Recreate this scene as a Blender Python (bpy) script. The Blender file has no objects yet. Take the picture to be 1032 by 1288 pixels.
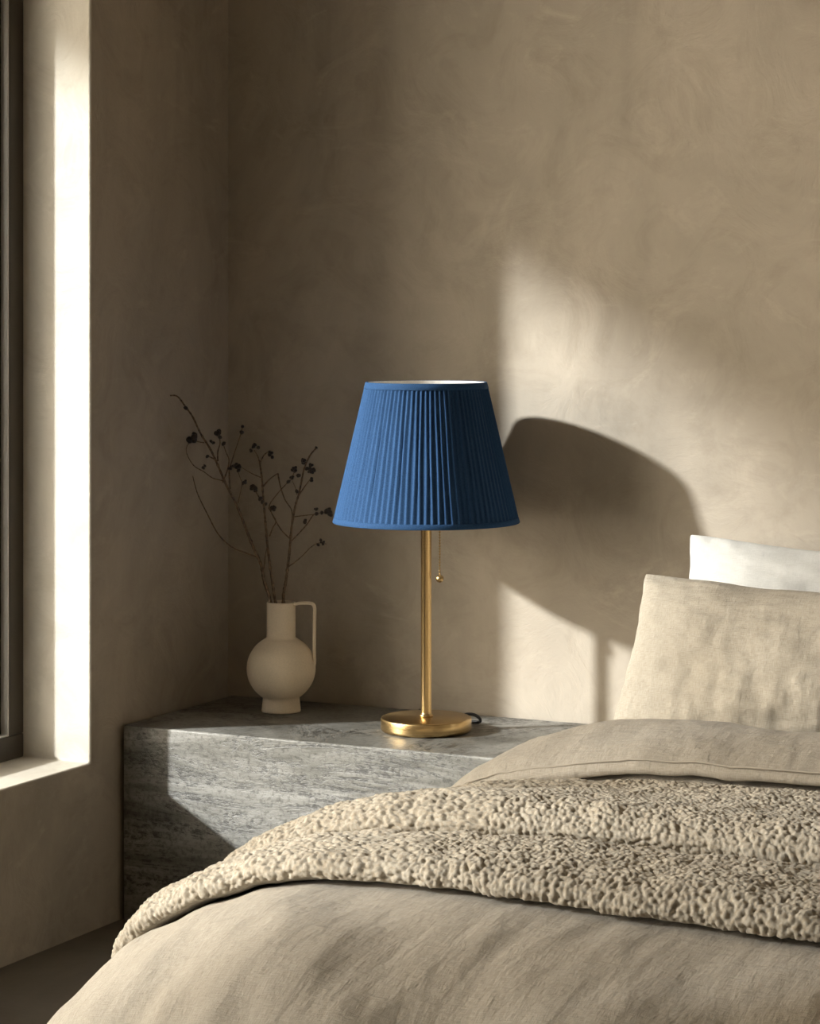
import bpy, bmesh, math, random
import numpy as np
from mathutils import Vector, Matrix

random.seed(4)
rng = np.random.default_rng(11)
C = bpy.context.scene.collection
scene = bpy.context.scene

# ---------------------------------------------------------------- camera data
EYE = Vector((2.295, -3.897, 1.036))
YAW = math.radians(26.3)
FPX = 3120.0
FWD = Vector((-math.sin(YAW), math.cos(YAW), 0))
RGT = Vector((math.cos(YAW), math.sin(YAW), 0))
HORIZON = 385.0


def ray(px, py):
    return FWD + RGT * ((px - 516) / FPX) + Vector((0, 0, (HORIZON - py) / FPX))


def on_depth(px, py, t):
    """point seen at a photo pixel, t metres in front of the camera"""
    return EYE + ray(px, py) * t


# ---------------------------------------------------------------- helpers
def link(o):
    C.objects.link(o)
    return o


def empty(name, loc, label, cat, group=None, rotz=0.0):
    o = link(bpy.data.objects.new(name, None))
    o.empty_display_size = 0.05
    o.location = loc
    o.rotation_euler = (0, 0, rotz)
    return tag(o, label, cat, group)


def tag(o, label, cat, group=None):
    o['label'] = label
    o['category'] = cat
    if group:
        o['group'] = group
    return o


def from_arrays(name, verts, faces, mat, parent=None, smooth=True, uv=None):
    me = bpy.data.meshes.new(name)
    me.from_pydata([tuple(v) for v in verts], [], [tuple(f) for f in faces])
    me.update()
    if smooth:
        me.polygons.foreach_set('use_smooth', [True] * len(me.polygons))
    if uv is not None:
        lay = me.uv_layers.new(name='UVMap')
        idx = np.empty(len(me.loops), dtype=np.int32)
        me.loops.foreach_get('vertex_index', idx)
        lay.data.foreach_set('uv', np.asarray(uv, dtype=np.float32)[idx].ravel())
    if mat:
        me.materials.append(mat)
    o = link(bpy.data.objects.new(name, me))
    if parent:
        o.parent = parent
    return o


def from_bm(name, bm, mat, parent=None, smooth=False):
    me = bpy.data.meshes.new(name)
    bmesh.ops.recalc_face_normals(bm, faces=bm.faces)
    bm.to_mesh(me)
    bm.free()
    if smooth:
        me.polygons.foreach_set('use_smooth', [True] * len(me.polygons))
    if mat:
        me.materials.append(mat)
    o = link(bpy.data.objects.new(name, me))
    if parent:
        o.parent = parent
    return o


def add_box(bm, lo, hi):
    r = bmesh.ops.create_cube(bm, size=1.0)
    lo, hi = Vector(lo), Vector(hi)
    for v in r['verts']:
        v.co = Vector(((lo.x + hi.x) / 2 + v.co.x * (hi.x - lo.x),
                       (lo.y + hi.y) / 2 + v.co.y * (hi.y - lo.y),
                       (lo.z + hi.z) / 2 + v.co.z * (hi.z - lo.z)))
    return r['verts']


def bevel(o, w, seg=3):
    m = o.modifiers.new('bevel', 'BEVEL')
    m.width = w
    m.segments = seg
    m.limit_method = 'ANGLE'
    m.angle_limit = math.radians(40)
    m.harden_normals = False
    return o


def lathe(profile, n=96, close_ends=True):
    """profile: list of (r, z); returns verts, faces"""
    V, F = [], []
    for r, z in profile:
        for k in range(n):
            a = 2 * math.pi * k / n
            V.append((r * math.cos(a), r * math.sin(a), z))
    m = len(profile)
    for i in range(m - 1):
        for k in range(n):
            k2 = (k + 1) % n
            F.append((i * n + k, i * n + k2, (i + 1) * n + k2, (i + 1) * n + k))
    if close_ends:
        F.append(tuple(reversed(range(n))))
        F.append(tuple((m - 1) * n + k for k in range(n)))
    return V, F


def catmull(pts, per=8, closed=False):
    P = [np.array(p, float) for p in pts]
    n = len(P)
    out = []
    rngi = range(n) if closed else range(n - 1)
    for i in rngi:
        if closed:
            p0, p1, p2, p3 = P[(i - 1) % n], P[i], P[(i + 1) % n], P[(i + 2) % n]
        else:
            p0 = P[i - 1] if i > 0 else 2 * P[0] - P[1]
            p1, p2 = P[i], P[i + 1]
            p3 = P[i + 2] if i + 2 < n else 2 * P[-1] - P[-2]
        for k in range(per):
            t = k / per
            out.append(0.5 * ((2 * p1) + (-p0 + p2) * t + (2 * p0 - 5 * p1 + 4 * p2 - p3) * t * t
                              + (-p0 + 3 * p1 - 3 * p2 + p3) * t ** 3))
    if not closed:
        out.append(P[-1])
    return out


def resample(pts, step, closed=False):
    P = np.array(pts, float)
    if closed:
        P = np.vstack([P, P[:1]])
    d = np.r_[0, np.cumsum(np.linalg.norm(np.diff(P, axis=0), axis=1))]
    n = max(8, int(d[-1] / step))
    s = np.linspace(0, d[-1], n, endpoint=not closed)
    return np.stack([np.interp(s, d, P[:, k]) for k in range(P.shape[1])], 1), d[-1]


def tube(pts, radii, n=8, caps=True):
    """tube along 3D points with per point radius"""
    V, F = [], []
    P = [Vector(p) for p in pts]
    m = len(P)
    up = Vector((0.3, 0.2, 1)).normalized()
    prev = None
    for i in range(m):
        t = (P[min(i + 1, m - 1)] - P[max(i - 1, 0)]).normalized()
        if prev is None:
            a = t.cross(up)
            if a.length < 1e-3:
                a = t.cross(Vector((1, 0, 0)))
            a.normalize()
        else:
            a = (prev - t * prev.dot(t)).normalized()
        prev = a
        b = t.cross(a)
        r = radii[i] if hasattr(radii, '__len__') else radii
        for k in range(n):
            th = 2 * math.pi * k / n
            V.append(P[i] + (a * math.cos(th) + b * math.sin(th)) * r)
    for i in range(m - 1):
        for k in range(n):
            k2 = (k + 1) % n
            F.append((i * n + k, i * n + k2, (i + 1) * n + k2, (i + 1) * n + k))
    if caps:
        F.append(tuple(reversed(range(n))))
        F.append(tuple((m - 1) * n + k for k in range(n)))
    return V, F


def merge(parts):
    V, F = [], []
    for v, f in parts:
        o = len(V)
        V += [tuple(p) for p in v]
        F += [tuple(i + o for i in q) for q in f]
    return V, F


# ---- numpy noise
_T = rng.random((256, 256))
_J = rng.random((256, 256, 2))
_K = rng.random((256, 256))


def vnoise(x, y, seed=0):
    x = np.asarray(x, float) + seed * 17.31
    y = np.asarray(y, float) + seed * 7.77
    xi = np.floor(x).astype(int)
    yi = np.floor(y).astype(int)
    fx = x - xi
    fy = y - yi
    fx = fx * fx * fx * (fx * (fx * 6 - 15) + 10)
    fy = fy * fy * fy * (fy * (fy * 6 - 15) + 10)
    g = lambda a, b: _T[a % 256, b % 256]
    return ((g(xi, yi) * (1 - fx) + g(xi + 1, yi) * fx) * (1 - fy)
            + (g(xi, yi + 1) * (1 - fx) + g(xi + 1, yi + 1) * fx) * fy) * 2 - 1


def fbm(x, y, oct=4, seed=0):
    s, a = 0, 1.0
    for k in range(oct):
        s = s + a * vnoise(x * 2 ** k, y * 2 ** k, seed + k * 3)
        a *= 0.5
    return s


def worley(x, y, seed=0):
    x = np.asarray(x, float) + seed * 31.7
    y = np.asarray(y, float) + seed * 13.3
    xi = np.floor(x).astype(int)
    yi = np.floor(y).astype(int)
    best = np.full(x.shape, 9.0)
    kid = np.zeros(x.shape)
    for dx in (-1, 0, 1):
        for dy in (-1, 0, 1):
            j = _J[(xi + dx) % 256, (yi + dy) % 256]
            d = np.hypot(xi + dx + j[..., 0] - x, yi + dy + j[..., 1] - y)
            m = d < best
            best = np.where(m, d, best)
            kid = np.where(m, _K[(xi + dx) % 256, (yi + dy) % 256], kid)
    return best, kid


# ---------------------------------------------------------------- materials
def new_mat(name):
    m = bpy.data.materials.new(name)
    m.use_nodes = True
    nt = m.node_tree
    b = nt.nodes['Principled BSDF']
    return m, nt, b


def node(nt, typ, **kw):
    n = nt.nodes.new(typ)
    for k, v in kw.items():
        if k in n.inputs.keys() if isinstance(k, str) else False:
            n.inputs[k].default_value = v
        else:
            setattr(n, k, v)
    return n


def coords(nt, kind='Object', scale=(1, 1, 1), rot=(0, 0, 0)):
    tc = nt.nodes.new('ShaderNodeTexCoord')
    mp = nt.nodes.new('ShaderNodeMapping')
    mp.inputs['Scale'].default_value = scale
    mp.inputs['Rotation'].default_value = rot
    nt.links.new(tc.outputs[kind], mp.inputs['Vector'])
    return mp.outputs['Vector']


def noise(nt, vec, scale, detail=4, rough=0.55, dist=0.0):
    n = nt.nodes.new('ShaderNodeTexNoise')
    n.inputs['Scale'].default_value = scale
    n.inputs['Detail'].default_value = detail
    n.inputs['Roughness'].default_value = rough
    n.inputs['Distortion'].default_value = dist
    nt.links.new(vec, n.inputs['Vector'])
    return n.outputs['Fac']


def ramp(nt, fac, stops):
    r = nt.nodes.new('ShaderNodeValToRGB')
    e = r.color_ramp.elements
    while len(e) < len(stops):
        e.new(0.5)
    for el, (p, c) in zip(e, stops):
        el.position = p
        el.color = (*c, 1) if len(c) == 3 else c
    nt.links.new(fac, r.inputs['Fac'])
    return r.outputs['Color']


def mixc(nt, fac, a, b, mode='MIX'):
    m = nt.nodes.new('ShaderNodeMix')
    m.data_type = 'RGBA'
    m.blend_type = mode
    for sock, v in ((m.inputs[0], fac), (m.inputs[6], a), (m.inputs[7], b)):
        if isinstance(v, (int, float)):
            sock.default_value = v
        elif isinstance(v, tuple):
            sock.default_value = (*v, 1) if len(v) == 3 else v
        else:
            nt.links.new(v, sock)
    return m.outputs[2]


def math_(nt, op, a, b=0.0):
    m = nt.nodes.new('ShaderNodeMath')
    m.operation = op
    for sock, v in zip(m.inputs, (a, b)):
        if isinstance(v, (int, float)):
            sock.default_value = v
        else:
            nt.links.new(v, sock)
    return m.outputs[0]


def bump(nt, height, strength, dist, prev=None):
    b = nt.nodes.new('ShaderNodeBump')
    b.inputs['Strength'].default_value = strength
    b.inputs['Distance'].default_value = dist
    nt.links.new(height, b.inputs['Height'])
    if prev is not None:
        nt.links.new(prev, b.inputs['Normal'])
    return b.outputs['Normal']


def plaster(name, base, contrast=0.12):
    m, nt, b = new_mat(name)
    v = coords(nt, 'Object')
    vs = coords(nt, 'Object', scale=(1, 1, 0.55), rot=(0.5, 0.6, 0.3))
    big = noise(nt, vs, 2.3, 6, 0.62, 1.2)
    med = noise(nt, v, 7.0, 8, 0.68, 1.6)
    lo = tuple(c * (1 - contrast * 1.4) for c in base)
    hi = tuple(min(1, c * (1 + contrast * 1.25)) for c in base)
    c1 = ramp(nt, big, [(0.30, lo), (0.5, base), (0.72, hi)])
    c2 = ramp(nt, med, [(0.32, (0.80, 0.785, 0.76)), (0.52, (1, 1, 1)), (0.72, (1.0, 1.0, 1.0))])
    col = mixc(nt, 0.62, c1, c2, 'MULTIPLY')
    # pale trowel patches and scratches
    tr = noise(nt, coords(nt, 'Object', scale=(1, 1, 1.7), rot=(0.2, 0.9, 0.1)), 4.2, 9, 0.7, 2.6)
    patch = ramp(nt, tr, [(0.56, (0, 0, 0)), (0.70, (1, 1, 1))])
    col = mixc(nt, math_(nt, 'MULTIPLY', patch, 0.55), col, tuple(min(1, c * 1.22) for c in base))
    nt.links.new(col, b.inputs['Base Color'])
    b.inputs['Roughness'].default_value = 0.85
    b.inputs['Specular IOR Level'].default_value = 0.25
    n1 = bump(nt, med, 0.42, 0.007)
    n2 = bump(nt, noise(nt, v, 160, 3, 0.6), 0.12, 0.0012, n1)
    nt.links.new(n2, b.inputs['Normal'])
    return m


def linen(name, base, dark, slub=0.5, crease=0.4, scale=1.0):
    m, nt, b = new_mat(name)
    uv = coords(nt, 'UV')
    warp = noise(nt, coords(nt, 'UV', scale=(1300, 90, 1)), 1.0, 2, 0.5)
    weft = noise(nt, coords(nt, 'UV', scale=(90, 1300, 1)), 1.0, 2, 0.5)
    thread = math_(nt, 'ADD', warp, weft)
    thread = math_(nt, 'MULTIPLY', thread, 0.5)
    big = noise(nt, uv, 9, 5, 0.6, 0.4)
    c = ramp(nt, thread, [(0.34, dark), (0.56, base), (0.75, tuple(min(1, x * 1.1) for x in base))])
    c2 = ramp(nt, big, [(0.35, (0.9, 0.89, 0.87)), (0.6, (1, 1, 1))])
    col = mixc(nt, slub, c, c2, 'MULTIPLY')
    nt.links.new(col, b.inputs['Base Color'])
    b.inputs['Roughness'].default_value = 0.95
    b.inputs['Specular IOR Level'].default_value = 0.15
    b.inputs['Sheen Weight'].default_value = 0.12
    b.inputs['Sheen Roughness'].default_value = 0.5
    cr = noise(nt, coords(nt, 'UV', scale=(70, 26, 1)), 1.0, 5, 0.6, 0.25)
    cr2 = noise(nt, coords(nt, 'UV', scale=(24, 80, 1)), 1.0, 5, 0.6, 0.25)
    n1 = bump(nt, cr, min(1, crease * 1.4), 0.0065)
    n2 = bump(nt, cr2, min(1, crease * 1.4), 0.0055, n1)
    n3 = bump(nt, thread, 0.45, 0.0012, n2)
    nt.links.new(n3, b.inputs['Normal'])
    return m


WALL = (0.395, 0.349, 0.291)
M_WALL = plaster('taupe_plaster', WALL, 0.14)
M_REVEAL = plaster('skylit_pale_plaster', (0.58, 0.545, 0.48), 0.04)  # paler reveal plaster, its colour raised further to add skylight brightness
M_CEIL = plaster('ceiling_plaster', (0.42, 0.36, 0.28), 0.04)


def concrete_floor():
    m, nt, b = new_mat('dark_screed')
    v = coords(nt)
    c = ramp(nt, noise(nt, v, 3, 8, 0.65, 0.8), [(0.3, (0.12, 0.105, 0.085)), (0.7, (0.20, 0.175, 0.145))])
    nt.links.new(c, b.inputs['Base Color'])
    b.inputs['Roughness'].default_value = 0.7
    nt.links.new(bump(nt, noise(nt, v, 60, 4), 0.1, 0.002), b.inputs['Normal'])
    return m


M_FLOOR = concrete_floor()


def stone():
    m, nt, b = new_mat('grey_travertine')
    vb = coords(nt, 'Object', scale=(1.3, 1.3, 9))
    band = noise(nt, vb, 1.6, 8, 0.62, 0.9)
    fine = noise(nt, coords(nt, 'Object', scale=(4, 4, 16)), 5, 8, 0.7, 0.5)
    speck = noise(nt, coords(nt), 120, 5, 0.75)
    c = ramp(nt, band, [(0.30, (0.075, 0.072, 0.062)), (0.43, (0.17, 0.166, 0.15)),
                        (0.56, (0.27, 0.265, 0.247)), (0.70, (0.37, 0.365, 0.345))])
    c = mixc(nt, 0.75, c, ramp(nt, fine, [(0.30, (0.45, 0.44, 0.42)), (0.5, (0.95, 0.95, 0.95)), (0.7, (1, 1, 1))]), 'MULTIPLY')
    c = mixc(nt, 0.6, c, ramp(nt, speck, [(0.38, (0.30, 0.29, 0.28)), (0.50, (1, 1, 1)), (0.7, (1, 1, 1))]), 'MULTIPLY')
    # dark pitted veins running along the bedding
    vein = noise(nt, coords(nt, 'Object', scale=(2.2, 2.2, 13)), 1.15, 9, 0.72, 1.1)
    dv = math_(nt, 'ABSOLUTE', math_(nt, 'SUBTRACT', vein, 0.5))
    vm = ramp(nt, dv, [(0.0, (1, 1, 1)), (0.050, (0, 0, 0))])
    gate = ramp(nt, noise(nt, coords(nt, 'Object', scale=(5, 5, 8)), 1.3, 3), [(0.42, (0, 0, 0)), (0.55, (1, 1, 1))])
    pit = ramp(nt, noise(nt, coords(nt, 'Object', scale=(1, 1, 1.6)), 95, 4, 0.65), [(0.44, (1, 1, 1)), (0.56, (0.15, 0.15, 0.15))])
    pits = math_(nt, 'MULTIPLY', math_(nt, 'MULTIPLY', vm, gate), pit)
    c = mixc(nt, pits, c, (0.035, 0.032, 0.028))
    # whitish calcite flecks
    fl = ramp(nt, noise(nt, coords(nt, 'Object', scale=(1, 1, 2)), 70, 6, 0.8, 0.6), [(0.60, (0, 0, 0)), (0.72, (1, 1, 1))])
    c = mixc(nt, math_(nt, 'MULTIPLY', fl, 0.5), c, (0.46, 0.455, 0.43))
    nt.links.new(c, b.inputs['Base Color'])
    b.inputs['Roughness'].default_value = 0.42
    n1 = bump(nt, math_(nt, 'SUBTRACT', fine, math_(nt, 'MULTIPLY', pits, 1.5)), 0.35, 0.003)
    n2 = bump(nt, speck, 0.22, 0.0015, n1)
    nt.links.new(n2, b.inputs['Normal'])
    return m


M_STONE = stone()


def brass():
    m, nt, b = new_mat('brushed_brass')
    v = coords(nt, 'Object', scale=(1, 1, 260))
    br = noise(nt, v, 3, 3, 0.6)
    c = ramp(nt, br, [(0.3, (0.47, 0.315, 0.135)), (0.7, (0.60, 0.43, 0.215))])
    nt.links.new(c, b.inputs['Base Color'])
    b.inputs['Metallic'].default_value = 1.0
    b.inputs['Roughness'].default_value = 0.27
    b.inputs['Anisotropic'].default_value = 0.5
    nt.links.new(bump(nt, br, 0.05, 0.0005), b.inputs['Normal'])
    return m


M_BRASS = brass()


def simple(name, col, rough=0.6, metal=0.0, spec=0.5, bumpscale=None, bstr=0.1, var=0.1):
    m, nt, b = new_mat(name)
    n = noise(nt, coords(nt), bumpscale or 40, 4)
    c = ramp(nt, n, [(0.3, tuple(x * (1 - var) for x in col)), (0.7, tuple(min(1, x * (1 + var)) for x in col))])
    nt.links.new(c, b.inputs['Base Color'])
    b.inputs['Roughness'].default_value = rough
    b.inputs['Metallic'].default_value = metal
    b.inputs['Specular IOR Level'].default_value = spec
    if bumpscale:
        nt.links.new(bump(nt, n, bstr, 0.001), b.inputs['Normal'])
    return m


def shade_cloth():
    m, nt, b = new_mat('navy_pleated_cloth')
    t = noise(nt, coords(nt, 'Object', scale=(1, 1, 1)), 700, 3, 0.6)
    c = ramp(nt, t, [(0.3, (0.016, 0.046, 0.115)), (0.7, (0.031, 0.080, 0.185))])
    nt.links.new(c, b.inputs['Base Color'])
    b.inputs['Roughness'].default_value = 0.8
    b.inputs['Specular IOR Level'].default_value = 0.08
    b.inputs['Sheen Weight'].default_value = 0.04
    b.inputs['Sheen Tint'].default_value = (0.4, 0.6, 1, 1)
    nt.links.new(bump(nt, t, 0.25, 0.0008), b.inputs['Normal'])
    return m


M_SHADE = shade_cloth()
M_LINING = simple('white_lining', (0.78, 0.76, 0.72), 0.8, bumpscale=200)
M_CLAY = simple('sand_stoneware', (0.72, 0.625, 0.49), 0.9, spec=0.2, bumpscale=420, bstr=0.25, var=0.06)
M_TWIG = simple('dry_bark', (0.115, 0.072, 0.038), 0.5, bumpscale=220, bstr=0.6, var=0.85)  # strong pale variation in the colour stands in for highlights on the stems
M_BUD = simple('dark_seed_pod', (0.022, 0.013, 0.009), 0.35, bumpscale=260, bstr=0.4, var=0.5)
M_CORD = simple('black_rubber', (0.012, 0.011, 0.010), 0.5)
M_BRONZE = simple('dark_bronze_paint', (0.055, 0.044, 0.031), 0.5, bumpscale=500, bstr=0.05)
M_BEAD = simple('pale_aluminium', (0.62, 0.60, 0.56), 0.4, metal=0.6, bumpscale=300, bstr=0.05, var=0.05)
M_LINEN = linen('oatmeal_linen', (0.385, 0.352, 0.304), (0.28, 0.248, 0.205), 0.5, 0.30)
M_PILLOW = linen('sand_linen', (0.44, 0.405, 0.348), (0.33, 0.295, 0.242), 0.6, 0.25)
M_WHITE = linen('white_cotton', (0.53, 0.53, 0.52), (0.48, 0.48, 0.47), 0.3, 0.10)
M_SHEET = linen('mattress_ticking', (0.62, 0.57, 0.49), (0.5, 0.45, 0.38), 0.3, 0.1)
M_WOOD = simple('bed_base_cloth', (0.30, 0.25, 0.19), 0.9, bumpscale=200)
M_OUT = simple('terrace_stone', (0.55, 0.52, 0.46), 0.9, bumpscale=20)
M_RENDER = simple('exterior_render', (0.60, 0.56, 0.50), 0.9, bumpscale=40)


def boucle():
    m, nt, b = new_mat('boucle_wool')
    uv = coords(nt, 'UV')
    cell = nt.nodes.new('ShaderNodeTexVoronoi')
    cell.inputs['Scale'].default_value = 165
    nt.links.new(uv, cell.inputs['Vector'])
    c = ramp(nt, noise(nt, uv, 210, 4, 0.6, 0.6), [(0.3, (0.31, 0.262, 0.20)), (0.6, (0.43, 0.395, 0.335)), (0.8, (0.50, 0.465, 0.405))])
    big = ramp(nt, noise(nt, uv, 14, 4), [(0.35, (0.9, 0.88, 0.85)), (0.6, (1, 1, 1))])
    c = mixc(nt, 0.6, c, big, 'MULTIPLY')
    nt.links.new(c, b.inputs['Base Color'])
    b.inputs['Roughness'].default_value = 1.0
    b.inputs['Specular IOR Level'].default_value = 0.05
    b.inputs['Sheen Weight'].default_value = 0.15
    h = math_(nt, 'ADD', math_(nt, 'MULTIPLY', cell.outputs['Distance'], -0.6), noise(nt, uv, 420, 3, 0.6, 1.0))
    nt.links.new(bump(nt, h, 0.30, 0.0016), b.inputs['Normal'])
    return m


M_BOUCLE = boucle()


def glass():
    m, nt, b = new_mat('clear_glass')
    nt.nodes.remove(b)
    out = nt.nodes['Material Output']
    tr = nt.nodes.new('ShaderNodeBsdfTransparent')
    tr.inputs['Color'].default_value = (0.97, 0.98, 0.97, 1)
    gl = nt.nodes.new('ShaderNodeBsdfGlossy')
    gl.inputs['Roughness'].default_value = 0.02
    fr = nt.nodes.new('ShaderNodeFresnel')
    fr.inputs['IOR'].default_value = 1.2
    mx = nt.nodes.new('ShaderNodeMixShader')
    nt.links.new(fr.outputs[0], mx.inputs[0])
    nt.links.new(tr.outputs[0], mx.inputs[1])
    nt.links.new(gl.outputs[0], mx.inputs[2])
    nt.links.new(mx.outputs[0], out.inputs['Surface'])
    return m


M_GLASS = glass()

# ---------------------------------------------------------------- the room
RX, RY, RZ = 5.4, -6.2, 2.75          # room: x 0..RX, y RY..0, z 0..RZ
WY0, WY1 = -0.448, -3.10              # window opening along the left wall
WZ0, WZ1 = 0.279, 2.45
WT = 0.23                             # wall thickness


def ring_wall(name, mat, opening, plane, lo, hi, t, bev=0.004, reveal=None):
    """wall with one rectangular opening. plane: fixed axis ('x' or 'y'), coordinate inner face -> outer face = t"""
    bm = bmesh.new()
    (a0, b0), (a1, b1) = lo, hi
    (p0, q0), (p1, q1) = opening
    def mk(c, a, b):
        return bm.verts.new((c, a, b) if plane == 'x' else (a, c, b))
    layers = []
    for c in t:
        o = [mk(c, a0, b0), mk(c, a1, b0), mk(c, a1, b1), mk(c, a0, b1)]
        i = [mk(c, p0, q0), mk(c, p1, q0), mk(c, p1, q1), mk(c, p0, q1)]
        layers.append((o, i))
    for o, i in layers:
        for k in range(4):
            k2 = (k + 1) % 4
            bm.faces.new((o[k], o[k2], i[k2], i[k]))
    for idx in (0, 1):
        A, B = layers[0][idx], layers[1][idx]
        for k in range(4):
            k2 = (k + 1) % 4
            f = bm.faces.new((A[k], A[k2], B[k2], B[k]))
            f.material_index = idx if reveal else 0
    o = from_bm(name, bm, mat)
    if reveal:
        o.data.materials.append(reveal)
    bevel(o, bev, 3)
    o['kind'] = 'structure'
    return o


def box_wall(name, mat, lo, hi):
    bm = bmesh.new()
    add_box(bm, lo, hi)
    o = from_bm(name, bm, mat)
    o['kind'] = 'structure'
    return o


W2Y0, W2Y1 = -3.95, -5.45             # added window behind the camera, there to fill light on the back wall
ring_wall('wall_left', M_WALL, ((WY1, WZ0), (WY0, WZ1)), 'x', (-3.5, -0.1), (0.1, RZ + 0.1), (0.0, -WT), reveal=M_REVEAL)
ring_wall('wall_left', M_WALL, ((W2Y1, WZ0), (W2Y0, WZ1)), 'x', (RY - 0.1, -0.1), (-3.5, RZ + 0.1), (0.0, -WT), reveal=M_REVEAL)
box_wall('wall_back', M_WALL, (-0.02, 0.0, -0.1), (RX + 0.1, 0.2, RZ + 0.1))
box_wall('wall_right', M_WALL, (RX, RY - 0.1, -0.1), (RX + 0.2, 0.1, RZ + 0.1))
box_wall('wall_front', M_WALL, (-0.1, RY - 0.2, -0.1), (RX + 0.1, RY, RZ + 0.1))
box_wall('floor', M_FLOOR, (-0.1, RY - 0.1, -0.1), (RX + 0.1, 0.1, 0.0))
box_wall('ceiling', M_CEIL, (-0.1, RY - 0.1, RZ), (RX + 0.1, 0.1, RZ + 0.15))


def frame_ring(bm, plane, c0, c1, lo, hi, w, wb=None):
    wb = wb or w
    (a0, b0), (a1, b1) = lo, hi
    def bx(aa, bb, cc, dd):
        if plane == 'x':
            add_box(bm, (c0, aa, bb), (c1, cc, dd))
        else:
            add_box(bm, (aa, c0, bb), (cc, c1, dd))
    bx(a0, b0, a1, b0 + wb)
    bx(a0, b1 - w, a1, b1)
    bx(a0, b0 + wb, a0 + w, b1 - w)
    bx(a1 - w, b0 + wb, a1, b1 - w)


def window(name, plane, c_in, c_out, lo, hi, sgn):
    root = link(bpy.data.objects.new(name, None))
    root['kind'] = 'structure'
    bm = bmesh.new()
    frame_ring(bm, plane, min(c_in, c_out), max(c_in, c_out), lo, hi, 0.040)
    bevel(from_bm('frame', bm, M_BRONZE, root), 0.002, 2)
    lo2 = (lo[0] + 0.040, lo[1] + 0.040)
    hi2 = (hi[0] - 0.040, hi[1] - 0.040)
    d = 0.016 * sgn
    bm = bmesh.new()
    frame_ring(bm, plane, min(c_in - d * 0.1, c_in - d), max(c_in - d * 0.1, c_in - d), lo2, hi2, 0.003)
    bevel(from_bm('glazing_bead', bm, M_BEAD, root), 0.0008, 2)
    bm = bmesh.new()
    frame_ring(bm, plane, min(c_in - d, c_in - 3 * d), max(c_in - d, c_in - 3 * d), lo2, hi2, 0.024, 0.010)
    bevel(from_bm('sash', bm, M_BRONZE, root), 0.0015, 2)
    bm = bmesh.new()
    l3 = (lo2[0] + 0.02, lo2[1] + 0.006)
    h3 = (hi2[0] - 0.02, hi2[1] - 0.02)
    g0, g1 = c_in - 1.8 * d, c_in - 2.2 * d
    if plane == 'x':
        add_box(bm, (min(g0, g1), l3[0], l3[1]), (max(g0, g1), h3[0], h3[1]))
    else:
        add_box(bm, (l3[0], min(g0, g1), l3[1]), (h3[0], max(g0, g1), h3[1]))
    from_bm('glass_pane', bm, M_GLASS, root)
    return root


window('window_1', 'x', -0.134, -0.20, (WY1, WZ0), (WY0, WZ1), 1)
window('fill_window', 'x', -0.134, -0.20, (W2Y1, WZ0), (W2Y0, WZ1), 1)

# outside: terrace and the roof slab over it
o = box_wall('ground', M_OUT, (-14, -12, -0.35), (-WT, 8, -0.15))

# ---------------------------------------------------------------- sun and sky
KX, KZ = 1.25, -0.71

# a small tree added out of view: its crown is shaped to dim wall and bed
shade_tree = empty('shade_tree', (-4.05, -5.2, -0.15), 'leafy tree added out of view to dim the sun on the bed', 'shade_tree')
tr = random.Random(21)
leaf_parts, twig_ends = [], []
TV, TF = [], []
while len(TV) < 4 * 2000:
    yw = tr.uniform(-3.2, -0.62)
    zw = tr.uniform(0.70, 1.95)
    start = -0.62 if zw > 1.28 else -0.80
    dens = 0.42 * min(1.0, max(0.0, (start - yw) / 0.45))
    if yw > -2.62:
        dens *= 0.16 + 0.84 * min(1.0, max(0.0, (zw - 0.86 + 0.10 * math.sin(yw * 9)) / 0.18))
    if -2.62 < yw < -2.0 and zw < 1.10:
        dens *= 0.30
    if yw > -1.32 and zw < 1.16:
        dens *= 0.25
    if zw > 1.28 and -1.4 < yw < -0.72:
        dens = max(dens, 0.55)
    if yw < -2.62 and zw < 1.35:
        dens = 0.70
    if tr.random() > dens:
        continue
    dd = tr.uniform(2.75, 3.75)          # how far back along the sun's line
    c = Vector((-KX * dd, yw - dd, zw - KZ * dd)) - shade_tree.location
    twig_ends.append(c)
    n_ = Vector((tr.gauss(0, 1), tr.gauss(0, 1), tr.gauss(0, 1) + 0.6)).normalized()
    a_ = n_.orthogonal().normalized()
    a_.rotate(Matrix.Rotation(tr.uniform(0, 6.28), 3, n_))
    b_ = n_.cross(a_)
    L_, W_ = tr.uniform(0.035, 0.052), tr.uniform(0.017, 0.026)
    k = len(TV)
    TV += [c - a_ * L_, c + b_ * W_ - n_ * 0.004, c + a_ * L_, c - b_ * W_ - n_ * 0.004]
    TF.append((k, k + 1, k + 2, k + 3))
M_LEAF = simple('olive_leaf', (0.16, 0.19, 0.09), 0.6, var=0.3)
M_TRUNK = simple('tree_bark', (0.14, 0.11, 0.08), 0.9, bumpscale=30, bstr=0.6, var=0.3)
from_arrays('crown', TV, TF, M_LEAF, shade_tree, False)
parts = [tube([(0, 0, 0), (0.03, 0.02, 0.8), (-0.04, 0.05, 1.6), (0.02, 0.1, 2.3)], [0.09, 0.075, 0.065, 0.05], 12)]
for c in twig_ends[::22]:
    mid = Vector((0.02, 0.1, 2.3)).lerp(c, 0.5) + Vector((0, 0, -0.12))
    parts.append(tube([Vector(p) for p in catmull([(0.02, 0.1, 2.28), tuple(mid), tuple(c)], 6)], [0.018 - 0.0012 * i for i in range(13)], 6))
from_arrays('trunk', *merge(parts), M_TRUNK, shade_tree)
SUN_DIR = Vector((KX, 1.0, KZ)).normalized()
sun = bpy.data.lights.new('sun', 'SUN')
sun.energy = 8.0
sun.angle = math.radians(2.4)
sun.color = (1.0, 0.995, 0.98)
so = link(bpy.data.objects.new('sun', sun))
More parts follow.
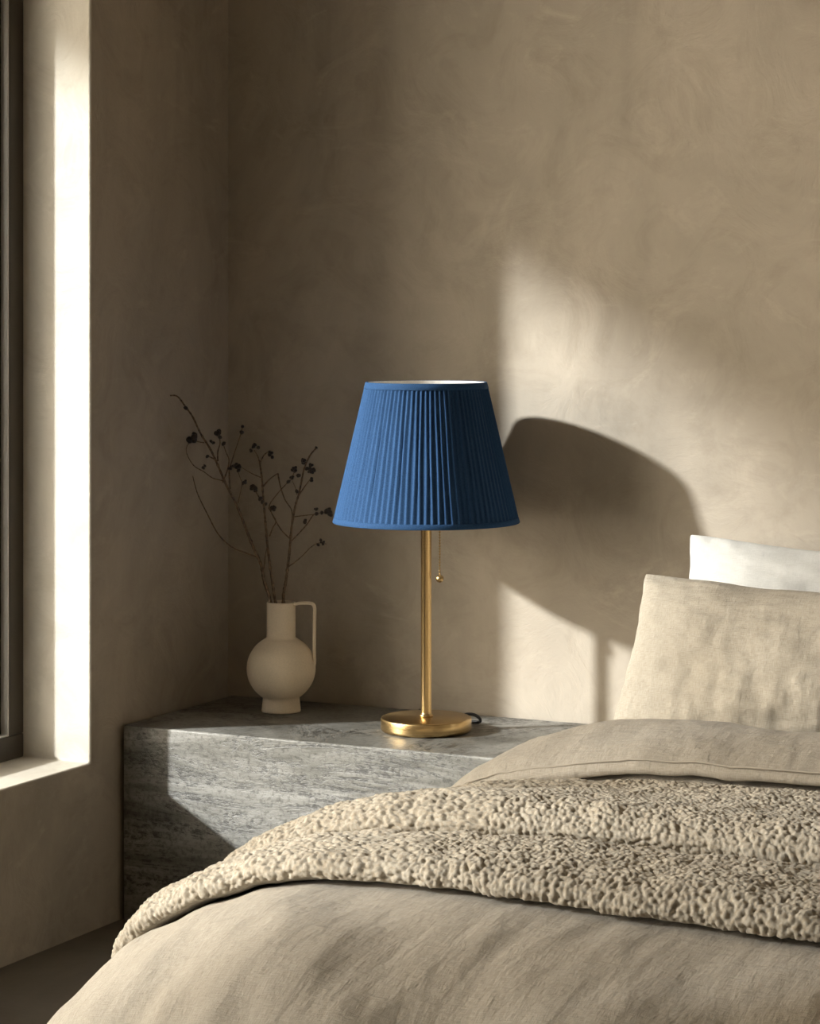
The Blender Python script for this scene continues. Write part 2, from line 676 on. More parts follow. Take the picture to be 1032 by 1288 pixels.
so.rotation_euler = SUN_DIR.to_track_quat('-Z', 'Y').to_euler()
so.location = (-4, -4, 4)

ROOF_Z = 2.62
s_ = (ROOF_Z - 1.09) / -KZ
roof_x = 0.545 - KX * s_
box_wall('roof', M_RENDER, (roof_x, -9, ROOF_Z), (-WT, 5, ROOF_Z + 0.16))

w = bpy.data.worlds.new('sky')
scene.world = w
w.use_nodes = True
nt = w.node_tree
bg = nt.nodes['Background']
tc = nt.nodes.new('ShaderNodeTexCoord')
sp = nt.nodes.new('ShaderNodeSeparateXYZ')
nt.links.new(tc.outputs['Generated'], sp.inputs[0])
rp = nt.nodes.new('ShaderNodeValToRGB')
rp.color_ramp.elements[0].position = 0.0
rp.color_ramp.elements[0].color = (1.16, 0.985, 0.79, 1)
rp.color_ramp.elements[1].position = 0.6
rp.color_ramp.elements[1].color = (0.70, 0.63, 0.53, 1)
nt.links.new(sp.outputs['Z'], rp.inputs['Fac'])
# glow beside the sun, added to brighten the back wall's left part
dp = nt.nodes.new('ShaderNodeVectorMath')
dp.operation = 'DOT_PRODUCT'
nt.links.new(tc.outputs['Generated'], dp.inputs[0])
FILL_GLOW = Vector((-0.46, -0.80, 0.33)).normalized()
dp.inputs[1].default_value = FILL_GLOW
pw_ = math_(nt, 'POWER', math_(nt, 'MAXIMUM', dp.outputs['Value'], 0.0), 11.0)
glow = nt.nodes.new('ShaderNodeMix')
glow.data_type = 'RGBA'
glow.blend_type = 'ADD'
glow.inputs[0].default_value = 1.0
gl_c = nt.nodes.new('ShaderNodeVectorMath')
gl_c.operation = 'SCALE'
gl_c.inputs[0].default_value = (3.5, 3.05, 2.45)
nt.links.new(pw_, gl_c.inputs['Scale'])
nt.links.new(rp.outputs['Color'], glow.inputs[6])
nt.links.new(gl_c.outputs['Vector'], glow.inputs[7])
nt.links.new(glow.outputs[2], bg.inputs['Color'])
bg.inputs['Strength'].default_value = 5.6


def portal(name, loc, rot, sx, sy):
    l = bpy.data.lights.new(name, 'AREA')
    l.shape = 'RECTANGLE'
    l.size, l.size_y = sx, sy
    l.cycles.is_portal = True
    o = link(bpy.data.objects.new(name, l))
    o.location = loc
    o.rotation_euler = rot
    return o


portal('window_portal', (-WT - 0.02, (WY0 + WY1) / 2, (WZ0 + WZ1) / 2), (0, math.radians(-90), 0), WZ1 - WZ0, WY0 - WY1)
portal('window_portal', (-WT - 0.02, (W2Y0 + W2Y1) / 2, (WZ0 + WZ1) / 2), (0, math.radians(-90), 0), WZ1 - WZ0, W2Y0 - W2Y1)

# ---------------------------------------------------------------- nightstand
NZ = 0.33
bm = bmesh.new()
add_box(bm, (0.010, -0.365, 0.0), (0.715, -0.004, NZ))
ns = from_bm('nightstand', bm, M_STONE)
bevel(ns, 0.003, 3)
tag(ns, 'low solid grey travertine block nightstand between the window wall and the bed', 'nightstand')

# ---------------------------------------------------------------- lamp
LX, LY = 0.493, -0.190
lamp = empty('table_lamp', (LX, LY, NZ), 'brass table lamp with navy blue pleated shade standing on the stone nightstand', 'lamp')

prof = [(0.0, 0.0005), (0.072, 0.0005), (0.0735, 0.002), (0.0752, 0.0035), (0.0755, 0.006), (0.0755, 0.0205), (0.0748, 0.0225),
        (0.0730, 0.0235), (0.0, 0.0245)]
V, F = lathe([(max(r, 1e-4), z) for r, z in prof], 128)
base = from_arrays('base', V, F, M_BRASS, lamp)
prof = [(0.0115, 0.0240), (0.0115, 0.0275), (0.0090, 0.0285), (0.0088, 0.031), (0.0088, 0.42), (0.0098, 0.421), (0.0098, 0.428), (0.0088, 0.429), (0.0088, 0.50)]
V, F = lathe(prof, 48)
pole = from_arrays('pole', V, F, M_BRASS, lamp)

SZ0, SZ1 = 0.347, 0.580
R0, R1 = 0.1555, 0.1010


def shade_mesh(npl=88, seg=8, rows=30):
    N = npl * seg
    V, F = [], []
    z0, z1 = SZ0 + 0.008, SZ1 - 0.010
    ph = rng.random(npl) * 0.5
    am = 0.75 + rng.random(npl) * 0.5
    for j in range(rows + 1):
        f = j / rows
        z = z0 + (z1 - z0) * f
        R = R0 + (R1 - R0) * ((z - SZ0) / (SZ1 - SZ0))
        for k in range(N):
            p = k // seg
            u = (k % seg) / seg
            # knife pleat: slow rise, quick return
            s = u / 0.26 if u < 0.26 else (1 - u) / 0.74
            s = s * s * (3 - 2 * s)
            w_ = 0.35 * math.sin(3.1 * f + ph[p] * 9) / N * 2 * math.pi * 2.2
            a = 2 * math.pi * k / N + w_ * math.sin(math.pi * f)
            r = R - 0.0024 + 0.0024 * s * am[p]
            V.append((r * math.cos(a), r * math.sin(a), z))
    for j in range(rows):
        for k in range(N):
            k2 = (k + 1) % N
            F.append((j * N + k, j * N + k2, (j + 1) * N + k2, (j + 1) * N + k))
    return V, F


V, F = shade_mesh()
shade = from_arrays('lamp_shade', V, F, M_SHADE, lamp)


def band(z0, z1, out):
    def R(z):
        return R0 + (R1 - R0) * ((z - SZ0) / (SZ1 - SZ0))
    return lathe([(R(z0) - 0.003, z0), (R(z0) + out - 0.0006, z0), (R(z0) + out, z0 + 0.001), (R(z1) + out, z1 - 0.001),
                  (R(z1) + out - 0.0006, z1), (R(z1) - 0.003, z1), (R(z0) - 0.003, z0)], 160, close_ends=False)


for za, zb in ((SZ0, SZ0 + 0.009), (SZ1 - 0.011, SZ1)):
    V, F = band(za, zb, 0.0004)
    from_arrays('binding', V, F, M_SHADE, shade)
V, F = lathe([(R0 - 0.0045, SZ0 + 0.001), (R1 - 0.0045, SZ1 - 0.0005)], 160, close_ends=False)
o = from_arrays('lining', V, F, M_LINING, shade)
o['label'] = 'white inner lining'
# fitting inside the shade: ring, three arms, socket, bulb
parts = [lathe([(0.019, 0.50), (0.019, 0.555), (0.016, 0.56)], 32)]
ringpts = [(0.022 * math.cos(a), 0.022 * math.sin(a), 0.5) for a in np.linspace(0, 2 * math.pi, 25)]
parts.append(tube(ringpts, 0.002, 6))
for k in range(3):
    a = 0.5 + k * 2 * math.pi / 3
    rr = R0 + (R1 - R0) * 0.55 - 0.006
    parts.append(tube([(0.02 * math.cos(a), 0.02 * math.sin(a), 0.5), (rr * math.cos(a), rr * math.sin(a), SZ0 + 0.55 * (SZ1 - SZ0))], 0.0018, 6))
V, F = merge(parts)
from_arrays('shade_carrier', V, F, M_BRASS, lamp)

# pull chain with ball, hangs from the socket right of the pole
cdir = Vector((RGT.x, RGT.y, 0)) * 0.0225 + Vector((FWD.x, FWD.y, 0)) * -0.004
parts = []
def ball(c, r, n=10):
    bmx = bmesh.new()
    bmesh.ops.create_uvsphere(bmx, u_segments=n, v_segments=max(6, n // 2 + 2), radius=r)
    vs = [tuple(v.co + Vector(c)) for v in bmx.verts]
    fs = [tuple(v.index for v in f.verts) for f in bmx.faces]
    bmx.free()
    return vs, fs
zc = 0.262
while zc < 0.50:
    parts.append(ball((cdir.x, cdir.y, zc), 0.0017, 8))
    zc += 0.0046
parts.append(tube([(cdir.x, cdir.y, 0.258), (cdir.x, cdir.y, 0.50)], 0.0005, 5))
parts.append(tube([(0, 0, 0.497), (cdir.x, cdir.y, 0.50)], 0.002, 6))
V, F = merge(parts)
chain = from_arrays('pull_chain', V, F, M_BRASS, lamp)
V, F = ball((cdir.x, cdir.y, 0.2535), 0.0066, 28)
from_arrays('pull_ball', V, F, M_BRASS, chain)

# mains cord: leaves the back of the base, lifts in a small loop and falls behind
pts = [(0.046, 0.052, 0.007), (0.057, 0.058, 0.0135), (0.068, 0.062, 0.0175), (0.081, 0.064, 0.0165), (0.0905, 0.064, 0.0100), (0.091, 0.066, 0.0045),
       (0.083, 0.073, 0.0029), (0.060, 0.090, 0.0028), (0.030, 0.125, 0.0028), (0.0, 0.165, 0.0028), (-0.01, 0.195, 0.0028)]
pts = [tuple(RGT * a + FWD * b + Vector((0, 0, z))) for a, b, z in pts]
P = catmull(pts, 10)
V, F = tube(P, 0.0026, 10)
o = from_arrays('power_cord', V, F, M_CORD, lamp)
o['label'] = 'black power cord'

# ---------------------------------------------------------------- vase
VX, VY = 0.181, -0.126
vase = empty('vase', (VX, VY, NZ), 'sand coloured round stoneware vase with a tall thin handle on the nightstand', 'vase')
prof = [(0.0001, 0.0003), (0.031, 0.0003), (0.0335, 0.0010), (0.0342, 0.003), (0.0335, 0.010), (0.0322, 0.020), (0.0318, 0.0265)]
cz, R = 0.0755, 0.0600
a0 = math.asin(0.0318 / R)
a1 = math.pi - math.asin(0.0262 / R)
for k in range(1, 40):
    a = a0 + (a1 - a0) * k / 39
    prof.append((R * math.sin(a), cz - R * 0.98 * math.cos(a)))
zt = prof[-1][1]
prof += [(0.0256, zt + 0.002), (0.0253, zt + 0.008), (0.0252, 0.17), (0.0253, 0.188), (0.0250, 0.1905), (0.0240, 0.1915), (0.0228, 0.1908), (0.0222, 0.188),
         (0.0220, 0.14), (0.0220, 0.13), (0.0001, 0.125)]
V, F = lathe(prof, 96)
from_arrays('body', V, F, M_CLAY, vase)
# flat strap handle
hd = Vector((math.cos(0.30), math.sin(0.30), 0))
side = Vector((-hd.y, hd.x, 0))
pts = [(0.0235, 0.1875), (0.034, 0.1895), (0.048, 0.190), (0.0555, 0.1885), (0.0592, 0.183), (0.0595, 0.172), (0.0590, 0.140), (0.0588, 0.105), (0.0590, 0.088), (0.0572, 0.078)]
P = [np.array(p) for p in catmull(pts, 6)]
V, F = [], []
ncs = 10
for i, p in enumerate(P):
    t = P[min(i + 1, len(P) - 1)] - P[max(i - 1, 0)]
    t = t / np.linalg.norm(t)
    nrm = np.array((-t[1], t[0]))
    wid = 0.0065 + 0.003 * max(0, 1 - i / 12)
    thk = 0.0026
    for k in range(ncs):
        th = 2 * math.pi * k / ncs
        ca, sa = math.cos(th), math.sin(th)
        ca = math.copysign(abs(ca) ** 0.6, ca)
        sa = math.copysign(abs(sa) ** 0.6, sa)
        q = p + nrm * thk * sa
        V.append(hd * q[0] + side * (wid * ca) + Vector((0, 0, q[1])))
for i in range(len(P) - 1):
    for k in range(ncs):
        k2 = (k + 1) % ncs
        F.append((i * ncs + k, i * ncs + k2, (i + 1) * ncs + k2, (i + 1) * ncs + k))
F.append(tuple(reversed(range(ncs))))
F.append(tuple((len(P) - 1) * ncs + k for k in range(ncs)))
from_arrays('handle', V, F, M_CLAY, vase)

# ---------------------------------------------------------------- dried branches
T_V = (Vector((VX, VY, 0)) - EYE).dot(FWD)


def bp(cx, cy, dz=0.0):
    """branch sketch point -> metres, dz = metres nearer to the window (+) or the wall (-) along the view"""
    return on_depth(200 + cx / 4.292, 480 + cy / 4.292, T_V - dz)


def branch(label, main, r0, r1, twigs, pods, lean, fx):
    """main: sketch polyline from mouth to tip; twigs: list of (polyline, r); pods: (cx, cy, size)"""
    foot = Vector((VX, VY, NZ + 0.131)) + RGT * fx
    def lay(poly, off=0.0, wob=0.0):
        out = []
        for (x, y) in poly:
            rise = max(0.0, (1175 - y) / 1100.0)
            out.append(bp(x, y, lean * rise + off * rise + wob * math.sin(x * 0.031 + y * 0.017)))
        return out
    top = lay(main)
    mouth = top[0]
    P3 = [foot + (mouth - foot) * 0.05] + top
    P3 = [Vector(p) for p in catmull([tuple(p) for p in P3], 10)]
    n = len(P3)
    rad = []
    for i in range(n):
        f = i / (n - 1)
        rad.append((r0 + (r1 - r0) * f) * (1 + 0.12 * math.sin(i * 1.7) + (0.25 if i % 9 == 0 else 0)))
    parts = [tube(P3, rad, 8)]
    root = link(bpy.data.objects.new('dried_branch', None))
    root.location = foot
    tag(root, label, 'branch', 'dried branches in the vase')
    inv = Matrix.Translation(-foot)
    twm = []
    for poly, r in twigs:
        Q = lay(poly, 0.0, 0.003)
        Q = [Vector(p) for p in catmull([tuple(p) for p in Q], 8)]
        rr = [r * 1.5 * (1 - 0.45 * i / len(Q)) * (1 + 0.15 * math.sin(i * 2.1)) for i in range(len(Q))]
        twm.append(tube(Q, rr, 6))
    def put(name, vf, mat, parent):
        V, F = vf
        V = [Vector(v) - foot for v in V]
        return from_arrays(name, V, F, mat, parent)
    put('stem', merge(parts), M_TWIG, root)
    for t in twm:
        put('twig', t, M_TWIG, root)
    for (x, y, s) in pods:
        c = lay([(x, y)], 0.0, 0.003)[0]
        size = s * 1.15 / 4.292 * T_V / FPX
        mesh = []
        rr = random.Random(int(x * 7 + y))
        lobes = 1 if s < 11 else 3 if s < 15 else 5
        for k in range(lobes):
            d = Vector((rr.uniform(-1, 1), rr.uniform(-1, 1), rr.uniform(-1, 1)))
            d = d.normalized() * size * (0.0 if lobes == 1 else 0.6)
            bmx = bmesh.new()
            bmesh.ops.create_icosphere(bmx, subdivisions=2, radius=size * (0.95 if lobes == 1 else 0.58))
            ax = Vector((rr.uniform(-1, 1), rr.uniform(-1, 1), rr.uniform(-0.2, 1))).normalized()
            for v in bmx.verts:
                q = v.co.copy()
                along = q.dot(ax)
                q += ax * along * 0.35
                q *= 1 + 0.14 * math.sin(q.x / size * 5 + k) * math.cos(q.z / size * 4)
                v.co = q
            mesh.append(([tuple(v.co + c + d) for v in bmx.verts], [tuple(v.index for v in f.verts) for f in bmx.faces]))
            bmx.free()
        put('seed_pod', merge(mesh), M_BUD, root)
    return root


branch('tallest dried branch leaning left over the vase with a thin hooked bare tip',
       [(601, 1180), (570, 1080), (550, 985), (515, 905), (480, 820), (440, 715), (405, 635), (360, 550), (318, 450), (275, 360), (225, 280), (182, 190), (140, 130), (100, 80), (60, 75)],
       0.0031, 0.0012,
       [([(525, 945), (430, 910), (370, 875), (315, 815), (262, 715), (215, 620), (195, 560), (183, 510)], 0.0010),
        ([(345, 535), (290, 520), (240, 485), (190, 455), (155, 400), (148, 360), (168, 320)], 0.0007),
        ([(245, 330), (205, 322), (180, 305)], 0.0006),
        ([(318, 430), (318, 380), (330, 330), (322, 280)], 0.0010),
        ([(305, 420), (265, 402)], 0.0011),
        ([(345, 545), (372, 470), (378, 420), (362, 380), (345, 330)], 0.0009),
        ([(385, 580), (380, 500), (382, 470), (400, 410), (420, 350), (440, 290), (452, 245)], 0.0010),
        ([(428, 655), (440, 600), (448, 550), (432, 500), (425, 470)], 0.0007)],
       [(178, 302, 26), (322, 280, 19), (287, 328, 13), (330, 300, 10), (262, 404, 8), (246, 462, 11), (440, 272, 14), (452, 243, 9), (385, 465, 12),
        (410, 452, 13), (432, 462, 15), (462, 540, 14), (350, 335, 10), (145, 142, 10), (430, 480, 9)], 0.020, -0.010)

branch('middle dried branch rising straight from the vase with two pale budded forks on top',
       [(627, 1180), (613, 1080), (598, 975), (586, 880), (578, 790), (570, 700), (562, 600), (556, 520), (545, 440)],
       0.0028, 0.0016,
       [([(545, 440), (535, 405), (515, 370)], 0.0010),
        ([(547, 435), (570, 395), (602, 372)], 0.0010),
        ([(556, 520), (500, 495), (450, 465)], 0.0007),
        ([(563, 565), (600, 525), (642, 495)], 0.0011),
        ([(642, 495), (655, 560), (680, 635), (715, 690), (720, 740)], 0.0010),
        ([(575, 670), (545, 630), (515, 580)], 0.0010),
        ([(598, 835), (615, 790), (632, 755), (612, 715), (590, 680)], 0.0009),
        ([(568, 1010), (575, 940), (586, 880)], 0.0008)],
       [(520, 350, 14), (502, 372, 11), (535, 358, 11), (605, 380, 13), (612, 408, 9), (598, 392, 10), (515, 578, 20), (548, 632, 10), (560, 650, 10), (616, 684, 15), (575, 662, 9)], -0.005, -0.001)

branch('right dried branch with dark pods along its tip reaching towards the lamp shade',
       [(672, 1180), (685, 1080), (697, 990), (708, 890), (718, 780), (735, 680), (755, 610), (770, 540), (785, 470), (815, 400), (852, 355)],
       0.0030, 0.0012,
       [([(712, 865), (760, 815), (800, 770), (830, 725), (850, 712), (900, 706)], 0.0009),
        ([(728, 730), (790, 722), (850, 716)], 0.0008),
        ([(710, 850), (665, 805), (630, 750), (605, 700), (598, 665), (640, 605), (690, 550), (715, 525), (735, 480)], 0.0009),
        ([(752, 620), (785, 570), (815, 530)], 0.0009),
        ([(745, 610), (738, 575), (720, 535)], 0.0006),
        ([(698, 1000), (735, 975), (775, 940), (820, 895), (860, 872), (905, 876)], 0.0008)],
       [(784, 432, 15), (733, 476, 15), (715, 516, 12), (700, 540, 9), (755, 507, 10), (818, 450, 12), (826, 478, 16), (815, 492, 11), (820, 531, 13), (745, 592, 9),
        (846, 686, 11), (918, 704, 20), (880, 708, 9), (852, 714, 10), (796, 756, 14), (876, 860, 11), (893, 874, 12), (860, 880, 8), (850, 356, 6), (800, 470, 9)], 0.008, 0.010)

# ---------------------------------------------------------------- bed
bed = empty('bed', (1.62, -0.97, 0.0), 'low double bed with its head against the plaster wall, under the linen duvet', 'bed')
bm = bmesh.new()
add_box(bm, (-0.68, -0.58, 0.03), (0.74, 0.955, 0.14))
bevel(from_bm('bed_base', bm, M_WOOD, bed), 0.01, 2)
bm = bmesh.new()
add_box(bm, (-0.715, -0.61, 0.14), (0.77, 0.955, 0.34))
bevel(from_bm('mattress', bm, M_SHEET, bed, True), 0.07, 6)
for sx in (-0.62, 0.66):
    for sy in (-0.52, 0.85):
        bm = bmesh.new()
        add_box(bm, (sx - 0.03, sy - 0.03, 0.0), (sx + 0.03, sy + 0.03, 0.03))
        from_bm('foot', bm, M_WOOD, bed)

DX0, DX1, DYF, DR, DRZ, DZT = 0.703, 2.58, 1.875, 0.40, 0.18, 0.400
DL = (math.pi / 2) * math.sqrt((DR ** 2 + DRZ ** 2) / 2)


def drape(p, q, h):
    """cloth coordinates: p across the bed (metres, unrolled), q towards the foot, h above the duvet top"""
    p, q, h = np.broadcast_arrays(np.asarray(p, float), np.asarray(q, float), np.asarray(h, float))
    cx = np.clip(p, DX0 + DR, DX1 - DR)
    cq = np.minimum(q, DYF - DR)
    vx, vy = p - cx, -(q - cq)
    r = np.hypot(vx, vy)
    rs = np.maximum(r, 1e-9)
    ux, uy = vx / rs, vy / rs
    phi = np.minimum(r / DL, 1) * math.pi / 2
    rr = DR * np.sin(phi)
    z = DZT - DRZ * (1 - np.cos(phi)) - np.maximum(r - DL, 0)
    nx, nz = np.sin(phi) / DR, np.cos(phi) / DRZ
    ln = np.hypot(nx, nz)
    nx, nz = nx / ln, nz / ln
    # the cloth is drawn in a little towards the head end
    t = np.clip((1.05 - q) / 0.30, 0, 1)
    pull = 0.036 * t * t * (3 - 2 * t) * np.clip((1.5 - p) / 0.7, 0, 1)
    return np.stack([cx + ux * rr + ux * nx * h + pull, -cq + uy * rr + uy * nx * h, z + nz * h], -1)


def grid_faces(n, m, wrap=False):
    F = []
    mm = m if wrap else m - 1
    i = np.arange(n - 1)[:, None] * m
    j = np.arange(mm)[None, :]
    a = i + j
    b = i + (j + 1) % m
    return np.stack([a, b, b + m, a + m], -1).reshape(-1, 4)


P0 = DX0 + DR - DL          # unrolled coordinate of the left edge
P1 = DX1 - DR + DL
Q1 = DYF - DR + DL


def duvet_h(p, q):
    h = 0.010 * fbm(p * 2.2, q * 2.2, 3, 5)
    h = h + 0.0045 * fbm(p * 11 + 1.5 * vnoise(p * 3, q * 3, 9), q * 4.5, 3, 2) * (0.5 + 0.5 * vnoise(p * 2.5, q * 2.5, 31))
    # hanging folds on the sides and gentle pulls near the foot
    edge = np.clip((P0 + 0.30 - p) / 0.3, 0, 1)
    h = h + edge * 0.012 * np.sin(q * 19 + 2 * vnoise(q * 3, p * 2, 4))
    foot = np.clip((q - (DYF - 0.36)) / 0.34, 0, 1)
    h = h + foot * (0.006 * np.sin(p * 24 + 3 * vnoise(p * 3, q * 2, 8)) + 0.007 * vnoise(p * 13 + 0.6 * vnoise(p * 4, q * 6, 3), q * 1.6, 17) + 0.004 * vnoise(p * 31, q * 3, 18))
    h = h + 0.0016 * fbm(p * 30, q * 14, 3, 41)
    h = h - 0.010 * np.exp(-((q - 0.80) / 0.05) ** 2)
    return h


def sheet(name, pa, qa, hf, mat, thick, parent=None):
    """closed slab following the bed: top surface hf(p, q), underside thick below"""
    P, Q = np.meshgrid(pa, qa, indexing='ij')
    H = hf(P, Q)
    n, m = P.shape
    top = drape(P, Q, H).reshape(-1, 3)
    bot = drape(P, Q, H - thick).reshape(-1, 3)
    F = grid_faces(n, m)
    Fb = F[:, ::-1] + n * m
    idx = np.arange(n * m).reshape(n, m)
    loop = np.concatenate([idx[:, 0], idx[-1, 1:], idx[-2::-1, -1], idx[0, -2:0:-1]])
    nxt = np.roll(loop, -1)
    S = np.stack([loop, nxt, nxt + n * m, loop + n * m], -1)
    UV = np.concatenate([np.stack([P, Q], -1).reshape(-1, 2)] * 2)
    return from_arrays(name, np.concatenate([top, bot]), np.concatenate([F[:, ::-1], Fb[:, ::-1], S]).tolist(), mat, parent, True, UV)


pa = np.arange(P0 - 0.13, P1 + 0.13, 0.008)
qa = np.arange(0.53, Q1 + 0.13, 0.008)
duvet = sheet('duvet', pa, qa, duvet_h, M_LINEN, 0.030)
tag(duvet, 'oatmeal linen duvet spread over the bed and hanging down its side', 'duvet')


def loft(name, loopf, pa, mat, parent, disp=None, step=0.006, coarse_below=False):
    """closed profile in (q, h) swept across the bed; loopf(p) -> control points"""
    fine = np.array(catmull(loopf(1.5), 60, True))
    fine = np.vstack([fine, fine[:1]])
    seg = np.linalg.norm(np.diff(fine, axis=0), axis=1)
    wgt = np.where((fine[:-1, 1] < 0.0035) & coarse_below, 0.12, 1.0)
    cum = np.r_[0, np.cumsum(seg * wgt)]
    arc = np.r_[0, np.cumsum(seg)]
    L = arc[-1]
    m = int(cum[-1] / step)
    frac = np.interp(np.linspace(0, cum[-1], m, endpoint=False), cum, arc) / L
    Q = np.empty((len(pa), m))
    H = np.empty_like(Q)
    for i, p in enumerate(pa):
        c = np.array(catmull(loopf(p), 24, True))
        c = np.vstack([c, c[:1]])
        d = np.r_[0, np.cumsum(np.linalg.norm(np.diff(c, axis=0), axis=1))]
        s = frac * d[-1]
        Q[i] = np.interp(s, d, c[:, 0])
        H[i] = np.interp(s, d, c[:, 1])
    P = np.repeat(np.asarray(pa)[:, None], m, 1)
    S = np.repeat(frac[None, :] * L, len(pa), 0)
    # outward profile normal
    tq = np.roll(Q, -1, 1) - np.roll(Q, 1, 1)
    th = np.roll(H, -1, 1) - np.roll(H, 1, 1)
    ln = np.hypot(tq, th) + 1e-12
    nq, nh = -th / ln, tq / ln
    area = np.sum(Q[0] * np.roll(H[0], -1) - np.roll(Q[0], -1) * H[0])
    if area > 0:
        nq, nh = -nq, -nh
    if disp is not None:
        d = disp(P, S, Q, nh)
        Q = Q + nq * d
        H = H + nh * d
    pts = drape(P, Q, H + duvet_h(P, Q) * 0.9)
    n = len(pa)
    F = grid_faces(n, m, True).tolist()
    F.append(list(range(m)))
    F.append([(n - 1) * m + k for k in range(m - 1, -1, -1)])
    UV = np.stack([P, S], -1).reshape(-1, 2)
    o = from_arrays(name, pts.reshape(-1, 3), F, mat, parent, True, UV)
    bm_ = bmesh.new()
    bm_.from_mesh(o.data)
    bmesh.ops.recalc_face_normals(bm_, faces=bm_.faces)
    bm_.to_mesh(o.data)
    bm_.free()
    return o


def fold_loop(p):
    w_ = 0.012 * float(vnoise(p * 3.0, 0.3, 3))
    e = min(1.0, max(0.0, (p - (P0 - 0.05)) / 0.35))
    e = e * e * (3 - 2 * e)
    k = 0.45 + 0.55 * e
    bk = 0.53
    fr = 0.775 + w_ * 0.5
    return [(bk, 0.004), (bk - 0.008, 0.020 * k), (bk + 0.02, 0.036 * k), (0.62, 0.047 * k + w_ * 0.2), (0.69, 0.043 * k), (0.735, 0.036 * k), (fr - 0.008, 0.027 * k),
            (fr, 0.018 * k), (fr - 0.006, 0.0095 * k), (fr - 0.03, 0.007 * k), (fr - 0.07, 0.002), (0.62, 0.001)]


fold = loft('turned_back_edge', fold_loop, np.arange(P0 - 0.12, P1, 0.008), M_LINEN, duvet,
            lambda P, S, Q, nh: 0.0022 * fbm(P * 9, Q * 12, 3, 14))
hp = np.arange(P0 - 0.11, P1 - 0.01, 0.01)
hem = []
for p in hp:
    L = fold_loop(p)
    hem.append((p, L[6][0] + 0.001, L[6][1] + 0.0015))
hem = np.array(hem)
pp = drape(hem[:, 0], hem[:, 1], hem[:, 2] + duvet_h(hem[:, 0], hem[:, 1]) * 0.9)
V, F = tube([tuple(x) for x in pp], 0.0016, 8)
from_arrays('piping', V, F, M_LINEN, fold)


def throw_loop(p):
    a = 0.014 * float(vnoise(p * 2.3, 5.1, 6))
    b = 0.010 * float(vnoise(p * 3.1, 2.2, 7))
    sk = -0.035 * (p - 1.2)      # the throw lies a little askew
    e = min(1.0, max(0.0, (p - (P0 - 0.1)) / 0.4))
    k = 0.8 + 0.2 * e
    c = 1.292 + a + sk * 0.3
    f = 1.478 + b - sk * 0.8 + 0.03 * min(1.0, max(0.0, (p - 0.75) / 0.5))
    g = 0.872 + b * 0.5 + 0.035 * (p - 0.95)
    return [(g + 0.007, 0.003), (g, 0.010), (g + 0.012, 0.020 * k), (0.96, 0.026 * k), (1.06, 0.033 * k), (1.15, 0.045 * k), (c - 0.072, 0.056 * k), (c - 0.030, 0.053 * k),
            (c - 0.002, 0.036 * k), (c - 0.006, 0.018), (c + 0.006, 0.011), (c + 0.028, 0.025 * k), (c + 0.07, 0.038 * k), (f - 0.060, 0.041 * k), (f - 0.022, 0.035 * k), (f - 0.004, 0.024 * k), (f - 0.005, 0.011), (f - 0.020, 0.005), (f - 0.06, 0.003), (1.2, 0.002)]


def nubs(P, S, Q, nh):
    hsum = np.zeros(P.shape)
    for sd, c_, ox, oy, hh in ((1, 0.0088, 0.0, 0.0, 1.0), (2, 0.0080, 0.37, 0.61, 0.92), (3, 0.0074, 0.71, 0.23, 0.80)):
        d, k = worley(P / c_ + ox, S / c_ + oy, sd)
        rad = 0.40 + 0.12 * k
        hsum = np.maximum(hsum, np.sqrt(np.clip(1 - (d / rad) ** 2, 0, 1)) * (0.8 + 0.4 * k) * hh)
    up = np.clip((nh + 0.85) * 4, 0, 1)
    return (0.0040 * hsum - 0.0015 + 0.0022 * vnoise(P * 38, S * 38, 3) + 0.0030 * vnoise(P * 9, S * 12, 13)) * up


pa_t = np.concatenate([np.arange(P0 - 0.12, 1.68, 0.0014), np.arange(1.68, P1 + 0.10, 0.005)])
throw = loft('throw_blanket', throw_loop, pa_t, M_BOUCLE, None, nubs, 0.0014, True)
tag(throw, 'cream nubbly wool throw folded double across the duvet', 'blanket')


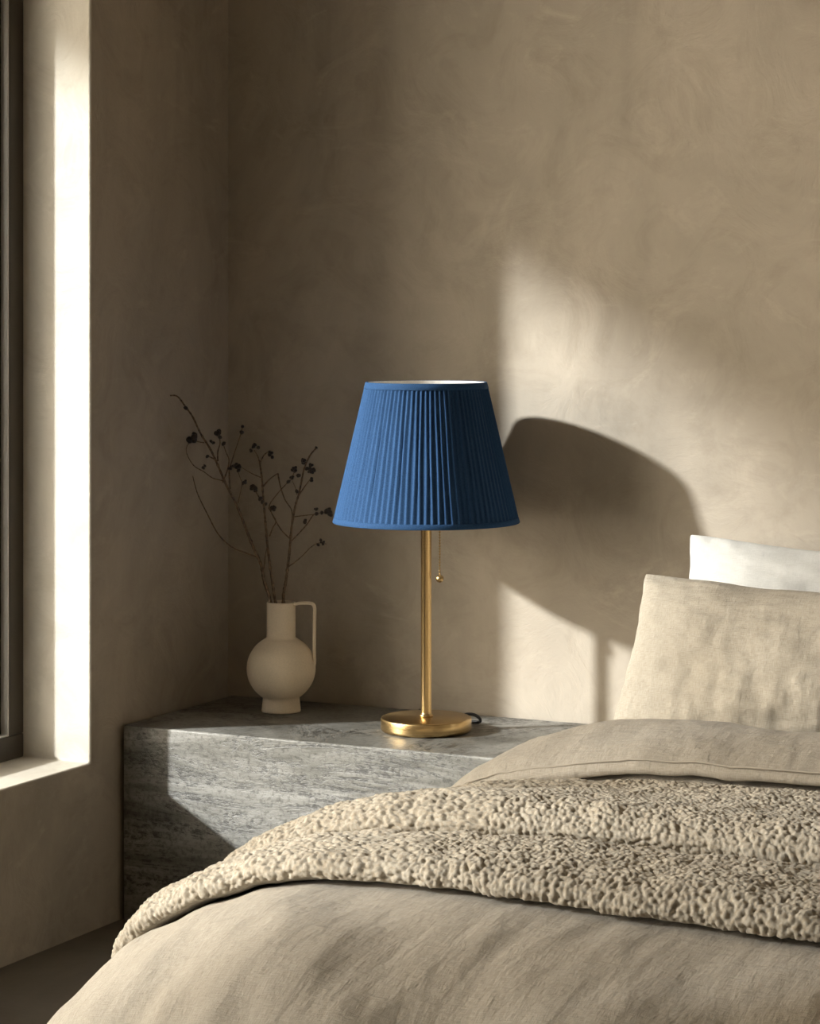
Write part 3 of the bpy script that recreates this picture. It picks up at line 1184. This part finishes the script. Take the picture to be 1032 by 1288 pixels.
# ---------------------------------------------------------------- pillows
def pillow(name, w_, h_, t_, mat, seed, sag, loc, rx, ry=0.0, rz=0.0, crease=0.004, flare=0.0):
    n, m = 130, 100
    u = np.sin(np.linspace(-math.pi / 2, math.pi / 2, n))
    v = np.sin(np.linspace(-math.pi / 2, math.pi / 2, m))
    U, W = np.meshgrid(u, v, indexing='ij')
    f = np.clip(1 - np.abs(U) ** 2.8, 0, 1) ** 0.62 * np.clip(1 - np.abs(W) ** 2.6, 0, 1) ** 0.62
    # edges pulled in between pointed corners
    X = U * w_ / 2 * (1 - 0.030 * (1 - W ** 2) * np.abs(U) ** 2 - 0.012 * (U * W) ** 12)
    Z = W * h_ / 2 * (1 - 0.045 * (1 - U ** 2) * np.abs(W) ** 2 - 0.03 * (U * W) ** 12)
    X = X * (1 + flare * np.clip(0.5 - 0.5 * W, 0, 1) ** 1.5)
    Z = Z - sag * (1 - U ** 2) * (0.5 + 0.5 * W)
    low = np.clip(0.5 - 0.5 * W, 0, 1)
    wr = fbm(U * 2 + seed, W * 1.4, 2, seed) * 0.005 * f + crease * f * fbm(U * 19 + 0.8 * W, W * 2.2 + seed, 3, seed + 3) * (0.12 + 1.5 * low ** 2)
    ed = 0.004 * fbm(U * 5, W * 5, 3, seed + 9)
    Yf = -t_ * 0.56 * f * (0.85 + 0.35 * low) - wr + ed
    Yb = t_ * 0.44 * f - wr * 0.3 + ed
    A = np.stack([X, Yf - 0.0015, Z], -1).reshape(-1, 3)
    B = np.stack([X, Yb + 0.0015, Z], -1).reshape(-1, 3)
    F = grid_faces(n, m)
    idx = np.arange(n * m).reshape(n, m)
    loop = np.concatenate([idx[:, 0], idx[-1, 1:], idx[-2::-1, -1], idx[0, -2:0:-1]])
    nxt = np.roll(loop, -1)
    S = np.stack([loop, nxt, nxt + n * m, loop + n * m], -1)
    UV = np.stack([X, Z], -1).reshape(-1, 2)
    R = Matrix.Rotation(rz, 3, 'Z') @ Matrix.Rotation(rx, 3, 'X') @ Matrix.Rotation(ry, 3, 'Y')
    o = from_arrays(name, np.concatenate([A, B]), np.concatenate([F, F[:, ::-1] + n * m, S[:, ::-1]]).tolist(), mat, None, True, np.concatenate([UV, UV]))
    bm_ = bmesh.new()
    bm_.from_mesh(o.data)
    bmesh.ops.recalc_face_normals(bm_, faces=bm_.faces)
    bm_.to_mesh(o.data)
    bm_.free()
    o.matrix_world = Matrix.Translation(loc) @ R.to_4x4()
    return o


pw = pillow('pillow', 0.70, 0.335, 0.12, M_WHITE, 3, 0.018, (1.272, -0.130, 0.506), math.radians(-10))
tag(pw, 'white cotton pillow standing against the wall behind the beige one', 'pillow', 'pillows at the head of the bed')
pb = pillow('pillow', 0.70, 0.315, 0.15, M_PILLOW, 8, 0.016, (1.262, -0.345, 0.482), math.radians(-26), crease=0.005, flare=0.07)
tag(pb, 'beige linen pillow leaning in front of the white one behind the duvet', 'pillow', 'pillows at the head of the bed')

# ---------------------------------------------------------------- camera
cam = bpy.data.cameras.new('camera')
cam.sensor_fit = 'HORIZONTAL'
cam.sensor_width = 36.0
cam.lens = FPX / 1032 * 36.0
cam.shift_y = -(644 - HORIZON) / 1032
cam.clip_start = 0.05
co = link(bpy.data.objects.new('camera', cam))
co.location = EYE
co.rotation_euler = (math.pi / 2, 0, YAW)
scene.camera = co

# ---------------------------------------------------------------- view
vs = scene.view_settings
vs.view_transform = 'Standard'
vs.look = 'None'
vs.gamma = 1.0
vs.exposure = 0.13
vs.use_curve_mapping = False
cy = scene.cycles
cy.use_denoising = True
cy.max_bounces = 10
cy.diffuse_bounces = 6
cy.transparent_max_bounces = 12
cy.sample_clamp_indirect = 6.0
